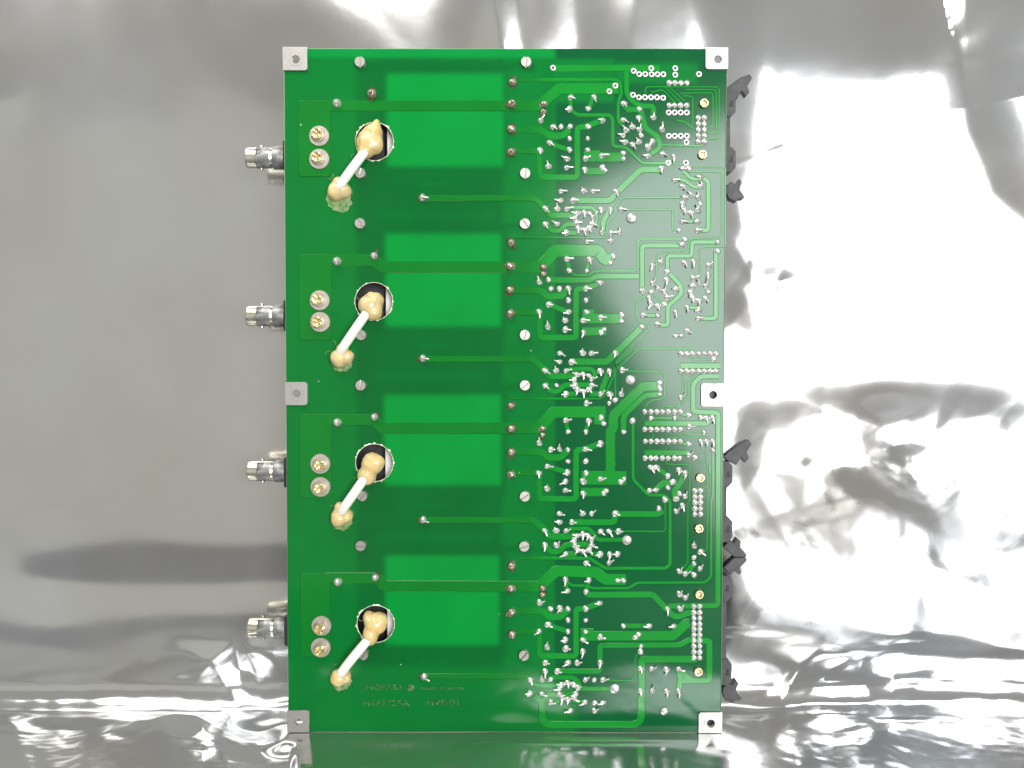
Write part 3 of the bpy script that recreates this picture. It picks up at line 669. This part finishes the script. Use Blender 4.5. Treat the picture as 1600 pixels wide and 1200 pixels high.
def pin_mesh():
    v, f = lathe([(4.5*PX, 0), (4.4*PX, .00035), (3.5*PX, .0007), (2.0*PX, .00085), (1.7*PX, .00088), (1.6*PX, .0015), (1.3*PX, .0016)], 14)
    bm = bmesh.new(); vs = [bm.verts.new((p[0]*(1.0), p[1], p[2]*1.08)) for p in v]
    for q in f: bm.faces.new([vs[i] for i in q])
    me = bm_mesh(bm, 'pin_joint', M_solder, True); sharp(me, 50); return me
J_pin = pin_mesh()
for i, (x, y) in enumerate(PINS):
    u, z = on(x, y); g = random.Random(i+500); sc = g.uniform(0.92, 1.05)
    add('pin_joint', J_pin, (u, -0.0001, z), (g.uniform(-.15, .15), g.uniform(-.4, .4), g.uniform(-.15, .15)), (sc, sc, sc))
for i, (x, y) in enumerate(HOLES):
    u, z = on(x, y); add('plated_hole', J_hole, (u, -0.00016, z))
# broad domed joints
bigm = lathe_mesh('broad_joint', [(8*PX, 0), (7.9*PX, .0003), (7.0*PX, .0008), (4.8*PX, .0011), (2.2*PX, .0012), (1.9*PX, .0017), (1.2*PX, .0018)], M_solder, 22)
for k, p in ((K5, (1000, 487)), (K9, (988, 322)), (K11, (955, 862)), (K15, (1007, 283)), (K15, (1237, 387))):
    (x, y), = K(*k, [p]); u, z = on(x, y); add('broad_joint', bigm, (u, -0.0002, z), scale=(1, 1, 1) if p[1] != 387 else (.8, 1, .8))

# heat-darkened joints: solder cone, pin end, brown residue round it with thin splashes
def residue_mesh(seed, r):
    g = random.Random(seed); n = 26; vv = [(0, -0.00030, 0)]; ff = []
    ph = g.uniform(0, 6)
    for k in range(n):
        a = 2*math.pi*k/n; q = r*(1.0+0.22*math.sin(2*a+ph)+0.25*g.random()+ (0.5*g.random() if g.random() > .75 else 0))
        vv.append((q*math.cos(a), -0.00020 - 0.00006*g.random(), q*math.sin(a)*1.15))
    for k in range(n): ff.append((0, 1+k, 1+(k+1) % n))
    for _ in range(7):
        a = g.uniform(0, 6.28) if g.random() > .5 else g.uniform(-2.2, -0.9); l0, l1 = r*g.uniform(.9, 1.1), r*g.uniform(1.5, 2.1); w = 0.00012
        b = len(vv); ca, sa = math.cos(a), math.sin(a); bend = g.uniform(-.3, .3)
        vv += [(l0*ca-w*sa, -.0003, l0*sa+w*ca), (l0*ca+w*sa, -.0003, l0*sa-w*ca), (l1*math.cos(a+bend), -.0003, l1*math.sin(a+bend)), (l0*ca, -.0006, l0*sa)]
        ff += [(b, b+2, b+3), (b+3, b+2, b+1)]
    return new_mesh('residue', vv, ff, M_residue)
RES = [residue_mesh(i, 5.6*PX) for i in range(4)]
bj = lathe_mesh('power_joint', [(6.4*PX, 0), (6.3*PX, .0006), (5.2*PX, .0013), (3.4*PX, .0018), (2.0*PX, .0020), (1.9*PX, .0036), (1.3*PX, .0038)], M_flux, 16)
bj2 = lathe_mesh('power_joint', [(6.4*PX, 0), (6.3*PX, .0006), (5.4*PX, .0014), (3.4*PX, .0022), (1.6*PX, .0026)], M_solder, 16)
for i, (x, y, sc) in enumerate([(801, 129, 1), (799.5, 163, 1.05), (799, 202, 1.1), (799, 238, 1), (799, 380, 1), (797, 416, 1), (797, 453, 1), (797.5, 490, 1), (798.5, 634, .85), (799, 670, 1), (799, 706.5, 1), (799, 741, .9),
                                (799.5, 884, 1), (798.5, 919, 1), (799.5, 956, 1), (800, 991, 1), (581, 147, 1.15), (849.5, 163, .8), (849, 176, .8), (849, 417.5, .75), (849, 428, .75), (847.5, 669.5, .72), (847.5, 679.5, .72), (847.6, 918.5, .78), (847.6, 928.5, .75)]):
    u, z = on(x, y); g = random.Random(i)
    o = add('power_joint', bj, (u, -0.0002, z), (g.uniform(-.2, .2), g.uniform(-.5, .5), g.uniform(-.12, .12)), (sc, sc, sc))
    child('residue', RES[i % 4], o, (0, 0, 0), (0, g.uniform(-.4, .4), 0))
for i, (x, y, sc) in enumerate([(526.5, 162, 1.1), (526.5, 408.5, 1.1), (527, 660, 1.08), (528, 909, 1.08), (584.5, 400, .95), (585, 651.5, .95), (586.5, 902, .95)]):
    u, z = on(x, y); o = add('power_joint', bj2, (u, -0.0002, z), None, (sc, sc, sc))
    if x > 560: child('residue', RES[i % 4], o, (0.0006, 0, 0.0004), None, (.9, 1, .9))
tear = joint_mesh('tear_joint', 6.0*PX, .0019, .0030, seed=77)
for i, (x, y, a) in enumerate(((660, 309, 8), (660.5, 560, 5), (661, 812, 15), (662.5, 1057, 25))):
    u, z = on(x, y); o = add('tear_joint', tear, (u, -0.0002, z), (0, rad(a), 0), (1.0, 1, .95)); child('residue', RES[i], o, (-0.0005, 0, -.0002), None, (.82, 1, .7))

# ------------------------------------------------------------------ screws
def cross_loop(r, w):
    p = [(w, r), (w, w), (r, w), (r, -w), (w, -w), (w, -r), (-w, -r), (-w, -w), (-r, -w), (-r, w), (-w, w), (-w, r)]
    return [(a, b) for a, b in p][::-1]
def head_mesh(name, r, h, rec, w, mat):
    """pan head: rounded wall, recessed cross"""
    me = plate(name, [circle(0, 0, r, 28), cross_loop(rec, w)], -h, h, mat, h*0.28)
    bm = bmesh.new(); bm.from_mesh(me)
    cv = [bm.verts.new((rec*1.25*math.cos(k*math.pi/8), -h*0.15, rec*1.25*math.sin(k*math.pi/8))) for k in range(16)]
    bm.faces.new(cv)
    me2 = bm_mesh(bm, name, mat, True); sharp(me2, 30); return me2
m_term = head_mesh('terminal_screw', 9.0*PX, 0.0024, 6.0*PX, 1.8*PX, M_brass)
m_wash = lathe_mesh('washer', [(7*PX, 0), (7*PX, .0007), (15.3*PX, .0007), (15.7*PX, .0005), (15.7*PX, 0)], M_washer, 36)
m_spring = lathe_mesh('spring_washer', [(6*PX, 0), (6*PX, .0008), (9.9*PX, .0008), (10.5*PX, .0006), (10.5*PX, 0)], M_washer, 28)
for i, (x, y, hx, hy) in enumerate(((499, 213, -2, -2), (499, 249, -2, -1.5), (500, 469, -3, -1), (500.5, 504.5, -3, -1), (501, 724.5, 0, 1), (501.5, 760.5, -1, 1), (501.5, 977, 0, 3), (502, 1011, 0, 2))):
    u, z = on(x, y); g = random.Random(i+40)
    o = add('terminal_screw', m_term, (u+hx*PX, -0.00180, z-hy*PX), (0, g.uniform(-.5, .5), 0))
    child('washer', m_wash, o, (-hx*PX, 0.00155, hy*PX)); child('spring_washer', m_spring, o, (0.8*PX, 0.0007, -0.8*PX))
def slot_mesh():
    bm = bmesh.new(); r, h = 8.2*PX, .0017
    base = lathe([(r, 0), (r, h*0.25), (r*.99, h*0.3)], 26)
    vs = [bm.verts.new(p) for p in base[0]]
    for f in base[1]: bm.faces.new([vs[i] for i in f])
    w = 1.45*PX
    for sg in (1, -1):
        pts = []
        a0 = math.asin(w/r)
        for k in range(13):
            a = a0+(math.pi-2*a0)*k/12; pts.append((r*math.cos(a), r*math.sin(a)*sg))
        lo = [bm.verts.new((p[0], -h*0.25, p[1])) for p in pts]; mi_ = [bm.verts.new((p[0], -h*0.88, p[1])) for p in pts]
        hi = [bm.verts.new((p[0]*.93, -h, w*sg+(p[1]-w*sg)*.93)) for p in pts]
        n = len(pts)
        for k in range(n):
            k2 = (k+1) % n
            bm.faces.new((lo[k], lo[k2], mi_[k2], mi_[k])); bm.faces.new((mi_[k], mi_[k2], hi[k2], hi[k]))
        bm.faces.new(hi)
    me = bm_mesh(bm, 'slotted_screw', M_zinc, True); sharp(me, 25); return me
m_slot = slot_mesh()
for i, (x, y, a) in enumerate(((563, 98, 95), (822, 98, 90), (563.5, 271, 75), (820.5, 271.5, 88), (563, 349.5, 120), (820, 350, 130), (564.5, 523.5, 140), (820, 523.5, 80), (564, 602, 85), (820, 602, 45), (566.5, 774.5, 60), (820, 775, 38),
                               (564, 852, 0), (819, 853, 20), (568, 1022, 60), (818.5, 1023, 50))):
    u, z = on(x, y); add('slotted_screw', m_slot, (u, -0.0001, z), (0, rad(-a), 0))
m_gold = head_mesh('header_screw', 6.8*PX, 0.0018, 4.2*PX, 1.2*PX, M_brass)
for i, (k, p) in enumerate(((K4, (697, 462)), (K4, (685, 862)), (K12, (728, 252)), (K12, (718, 682)), (K14, (660, 340)), (K14, (652, 942)))):
    (x, y), = K(*k, [p]); u, z = on(x, y); add('header_screw', m_gold, (u, -0.0001, z), (0, i*.7, 0))

# ------------------------------------------------------------------ insulated links fixed with glue
def blob(name, balls, mat, seed, amp=0.00045, voxel=0.00055):
    bm = bmesh.new()
    for (x, y, z, rx, ry, rz) in balls:
        r = bmesh.ops.create_icosphere(bm, subdivisions=3, radius=1.0)
        for v in r['verts']: v.co = Vector((x+v.co.x*rx, y+v.co.y*ry, z+v.co.z*rz))
    me = bpy.data.meshes.new(name); bm.to_mesh(me); bm.free()
    ob = bpy.data.objects.new(name, me); COL.objects.link(ob)
    rm = ob.modifiers.new('r', 'REMESH'); rm.mode = 'VOXEL'; rm.voxel_size = voxel
    sm = ob.modifiers.new('s', 'SMOOTH'); sm.iterations = 9; sm.factor = 0.6
    dg = bpy.context.evaluated_depsgraph_get(); dg.update()
    m2 = bpy.data.meshes.new_from_object(ob.evaluated_get(dg), depsgraph=dg)
    bpy.data.objects.remove(ob); bpy.data.meshes.remove(me)
    m2.calc_loop_triangles()
    nr = [v.normal.copy() for v in m2.vertices]
    for v, n in zip(m2.vertices, nr):
        q = v.co*260 + Vector((seed*7.1, seed*3.3, 0))
        v.co += n*(mnoise.noise(q)*amp + mnoise.noise(q*2.6)*amp*0.35)
    m2.materials.clear(); m2.materials.append(mat); m2.polygons.foreach_set('use_smooth', [True]*len(m2.polygons)); m2.update()
    return m2
def tube(path, r, n=14):
    v, f = [], []
    P = [Vector(p) for p in path]
    for i, p in enumerate(P):
        tg = (P[min(i+1, len(P)-1)]-P[max(i-1, 0)]).normalized(); a = tg.cross(Vector((0, 1, 0))).normalized(); b = tg.cross(a)
        for k in range(n): q = p+a*r*math.cos(2*math.pi*k/n)+b*r*math.sin(2*math.pi*k/n); v.append(tuple(q))
    for i in range(len(P)-1):
        for k in range(n): f.append((i*n+k, i*n+(k+1) % n, (i+1)*n+(k+1) % n, (i+1)*n+k))
    f.append(tuple(range(n))); f.append(tuple((len(P)-1)*n+k for k in range(n)))
    return v, f
links = [  # sleeve start, end, upper glue balls (px offset, radii px), lower glue balls
    ((576, 236), (531, 297), [(579, 224, 21, 21), (584, 208, 15, 14), (590, 198, 6, 10), (588, 228, 12, 15), (572, 238, 13, 12)], [(526, 300, 14, 15), (538, 299, 12, 12), (530, 286, 9, 8)]),
    ((575, 490), (534, 550), [(580, 478, 19, 19), (587, 470, 13, 14), (582, 464, 9, 8), (585, 489, 13, 13)], [(531, 560, 14, 15), (543, 558, 11, 12), (535, 545, 9, 8)]),
    ((577, 738), (535, 798), [(583, 724, 18, 17), (574, 742, 15, 16), (590, 722, 12, 13), (582, 716, 12, 10)], [(530, 808, 13, 15), (543, 805, 10, 12), (532, 793, 9, 10)]),
    ((580, 992), (533, 1050), [(588, 972, 18, 18), (577, 962, 9, 9), (580, 990, 13, 18), (595, 968, 12, 12)], [(530, 1058, 13, 14), (542, 1055, 8, 11), (527, 1052, 8, 9)])]
for i, (a, b, up, lo) in enumerate(links):
    (u0, z0), (u1, z1) = on(*a), on(*b); pts = []
    for k in range(13):
        q = k/12; dy = -0.0046-0.0012*math.sin(q*math.pi) + (0.0016 if q > .9 else 0)*(q-.9)*10
        bow = math.sin(q*math.pi)*(-0.0007 if i == 3 else 0.0002)
        pts.append((u0+(u1-u0)*q+bow, dy, z0+(z1-z0)*q+bow*0.5))
    v, f = tube(pts, 7.3*PX)
    o = add('wire_sleeve', new_mesh('wire_sleeve', v, f, M_sleeve, True))
    sharp(o.data, 50)
    def balls(L, y0, dep): return [(*[on(x, y)[0]], y0, on(x, y)[1], rx*PX, dep*(.7+.3*rx/20), rz*PX) for (x, y, rx, rz) in L]
    child('glue_blob', blob('glue_blob', balls(up, -0.0020, 0.0058), M_glue, i+1), o)
    child('glue_blob', blob('glue_blob', balls(lo, -0.0016, 0.0046), M_glue, i+11), o)
    # thin pale smear of glue on the mask round the lower blob
    cx, cz = on(lo[0][0]+4, lo[0][1]+(6 if i else 12)); g = random.Random(i+3); n = 30; vv = [(0, -.0004, 0)]; ff = []
    R0 = (19 if i == 0 else 15.5)*PX
    for k in range(n):
        an = 2*math.pi*k/n; vv.append((R0*(.85+.3*g.random())*math.cos(an), -.0001, R0*(.85+.3*g.random())*math.sin(an)))
    for k in range(n): ff.append((0, 1+k, 1+(k+1) % n))
    child('glue_smear', new_mesh('glue_smear', vv, ff, M_haze, True), o, (cx, -0.00006, cz))
    # fine glue strings
    for j in range(4):
        x, y = (lo[0][0]-12+g.uniform(-6, 6), lo[0][1]-14+g.uniform(-8, 8)) if j < 2 else (up[0][0]+g.uniform(-30, 24), up[0][1]+g.uniform(-32, 30))
        uu, zz = on(x, y); an = g.uniform(0, 6.28); L = g.uniform(6, 12)*PX
        p = [(uu+L*q*math.cos(an+q*1.5), -0.0006-0.0006*q, zz+L*q*math.sin(an+q*1.5)) for q in (0, .35, .7, 1)]
        v, f = tube(p, 0.00011, 5); child('glue_string', new_mesh('glue_string', v, f, M_haze), o)

# ------------------------------------------------------------------ component side, seen at the rim and through the holes
for i, (a, b, c, d) in enumerate(((604, 115, 787, 260), (602, 365, 783, 510), (601, 617, 783, 758), (604, 868, 780, 1008))):
    u0, z1 = on(a, b, .004); u1, z0 = on(c, d, .004)
    add('shield_box', plate('shield_box', [rrect(u0, z0, u1, z1, .001)], .0046, .016, M_white, .0004))
    u0, z1 = on(540, b+44, .008); u1, z0 = on(603, d+4, .008)
    add('potted_block', plate('potted_block', [rrect(u0, z0, u1-.0004, z1, .001)], .0095, .012, M_black, .0006))
# coaxial sockets
BD = 0.0105
prof_out = [(4.4e-3, 0.0), (4.75e-3, .0002), (4.85e-3, .0008), (4.85e-3, .0118), (4.7e-3, .0122)]
for i, (xl, yc) in enumerate(((386, 247), (387, 493.5), (388, 735.5), (389, 980))):
    u, z = on(xl, yc, BD); ue = X0+0.008
    bar = lathe_mesh('barrel', [(3.6e-3, -.010), (3.6e-3, -.0002), (4.5e-3, 0), (4.75e-3, -.0003), (4.85e-3, -.0011), (4.85e-3, -.0115), (4.6e-3, -.0119), (4.6e-3, -.022)], M_bncm, 30, 'left')
    root = add('coaxial_connector', bar, (u, BD, z))
    col = lathe_mesh('collar', [(4.2e-3, -.0125), (5.2e-3, -.0127), (5.45e-3, -.0132), (5.45e-3, -.0160), (5.3e-3, -.0163), (5.3e-3, -.030), (3e-3, -.030)], M_bncd, 30, 'left')
    child('collar', col, root)
    child('mouth', lathe_mesh('mouth', [(3.55e-3, -.0012), (0.6e-3, -.0012), (0.5e-3, .0008-.0010)], M_hole, 20, 'left'), root)
    for sg in (1, -1):
        child('bayonet_pin', lathe_mesh('bayonet_pin', [(.95e-3, 0), (.95e-3, .0009), (.7e-3, .0011)], M_bncm, 12), root, (.0068, sg*.0022*0, sg*.0047), (sg*math.pi/2*-1, 0, 0))
    # dark saddle, reflection and shading painted as a patch, round the front of the barrel
    g = random.Random(i+90); n = 22; m = 9; vv, ff = [], []
    for a in range(n):
        for b in range(m):
            th = rad(-118+ 150*a/(n-1)); xx = .0042 + (.0074)*b/(m-1)
            edge = .0012*math.sin(a*.5+i)+.0005*math.sin(a*1.3+i*2)
            if b == 0: xx += abs(edge)+ (.0030 if a > n*.62 else 0)
            r = 4.95e-3
            vv.append((xx, r*math.sin(th)*1.0 if False else -r*math.cos(th-rad(-30)), r*math.sin(th-rad(-30))))
    for a in range(n-1):
        for b in range(m-1): ff.append((a*m+b, a*m+b+1, (a+1)*m+b+1, (a+1)*m+b))
    child('shading_saddle', new_mesh('shading_saddle', vv, ff, M_bncd, True), root)
    o = child('socket_body', plate('socket_body', [rrect(.0185, -.0072, .036, .0072, .0008)], -.0066, .0135, M_black, .0005), root)

# box headers with ejector latches
def poly(name, pts, y_front, depth, mat, bev=.0003):
    return plate(name, [pts], y_front, depth, mat, bev)
def local(pts, o, y): 
    return [(on(x, y2, y)[0]-o[0], on(x, y2, y)[1]-o[1]) for (x, y2) in pts][::-1]
HY = 0.0065
def header(y_top, y_bot, end0, end1, latch_top, latch_bot, x_):
    """y of both end blocks, photo px; latches are outlines in photo px"""
    o3 = on(1120, (y_top+y_bot)/2, HY)
    body = [(x_-26, y_top+14), (x_+6, y_top+14), (x_+6, y_bot-14), (x_-26, y_bot-14)]
    root = add('ribbon_header', poly('ribbon_header', local(body, o3, HY), 0, .0075, M_header), (o3[0], HY, o3[1]))
    for yc, sg in ((end0, -1), (end1, 1)):
        e = [(x_-24, yc-20), (x_+8, yc-20), (x_+14, yc-13), (x_+14, yc+12), (x_+7, yc+20), (x_-24, yc+20)]
        b = child('end_block', poly('end_block', local(e, o3, HY), -.0009, .0098, M_header), root)
        sl = [(x_+5, yc-5), (x_+9.5, yc-5.5), (x_+9.5, yc+4.5), (x_+3, yc+4.5), (x_+3, yc+1.5), (x_+5, yc+1.5)]
        child('latch_slot', poly('latch_slot', local(sl, o3, HY), -.00096, .0004, M_hole, .00002), b)  # slot shade laid on as a thin near-black plate
    for pts in (latch_top, latch_bot):
        if pts is None: continue
        l = child('ejector_latch', poly('ejector_latch', local(pts, o3, HY), .0006, .0062, M_header, .0004), root)
        # raised thumb rib on the side of the latch
        cx = sum(p[0] for p in pts)/len(pts); cy = sum(p[1] for p in pts)/len(pts)
        rib = [(cx+(p[0]-cx)*.45, cy+(p[1]-cy)*.45) for p in pts]
def La(dx, dy):   # latch leaning up and outwards, drawn at the first header
    return [(x+dx, y+dy) for x, y in ((1131, 141), (1140, 133), (1158, 120), (1172, 115), (1176, 121), (1168, 134), (1172, 143), (1166, 150), (1160, 141), (1152, 154), (1139, 148))]
def Lb(dx, dy):   # latch leaning down and outwards, drawn at the last header
    return [(x+dx, y+dy) for x, y in ((1130, 1075), (1138, 1068), (1145, 1072), (1151, 1064), (1155, 1069), (1151, 1080), (1160, 1092), (1157, 1096), (1150, 1095), (1146, 1100), (1134, 1095), (1129, 1084))]
def Lc(dx, dy):   # middle pair, upper one of the two that meet tip to tip
    return [(x+dx, y+dy) for x, y in ((1131, 855), (1141, 844), (1148, 850), (1153, 842), (1158, 846), (1157, 856), (1167, 867), (1166, 871), (1148, 871), (1138, 862))]
def Ld(dx, dy):
    return [(x+dx, y+dy) for x, y in ((1131, 887), (1148, 872), (1166, 872), (1168, 876), (1157, 887), (1159, 895), (1156, 899), (1151, 895), (1149, 892), (1141, 899))]
header(150, 262, 163, 250, La(0, 0), [(x, y-776) for x, y in Lb(0, 0)][:0] or [(x+5, y-785) for x, y in Lb(0, 0)], 1135)
header(728, 840, 741, 827, La(-1, 573), Lc(0, 0), 1130)
header(905, 1070, 919, 1050, Ld(0, 0), Lb(0, 0), 1129)

# ------------------------------------------------------------------ etched lettering
def text(s_, px, py, h_px, w_px, name='lettering'):
    cu = bpy.data.curves.new(name, 'FONT'); cu.body = s_; cu.size = 1.0; cu.extrude = 0.0
    ob = bpy.data.objects.new(name, cu); COL.objects.link(ob)
    dg = bpy.context.evaluated_depsgraph_get(); dg.update()
    me = bpy.data.meshes.new_from_object(ob.evaluated_get(dg), depsgraph=dg)
    bpy.data.objects.remove(ob); bpy.data.curves.remove(cu)
    xs = [v.co.x for v in me.vertices]; ys = [v.co.y for v in me.vertices]
    sx, sy = w_px*PX/(max(xs)-min(xs)), h_px*PX/(max(ys)-min(ys)); x0, y0 = min(xs), min(ys)
    for v in me.vertices: v.co = Vector(((v.co.x-x0)*sx, -0.00014, (v.co.y-y0)*sy))
    me.materials.clear(); me.materials.append(M_text); me.update()
    u, z = on(px, py); add(name, me, (u, 0, z))
text('HORIBA', 572, 1078, 9, 59); text('MADE IN JAPAN', 657, 1079, 6, 68)
text('H161325A', 568, 1103, 9.5, 73); text('HVB-01', 667, 1102, 9.5, 50)
u, z = on(641.5, 1075); add('round_mark', lathe_mesh('round_mark', [(5.6*PX, 0), (5.6*PX, .0002), (5.2*PX, .00024)], M_text, 20), (u, 0, z))
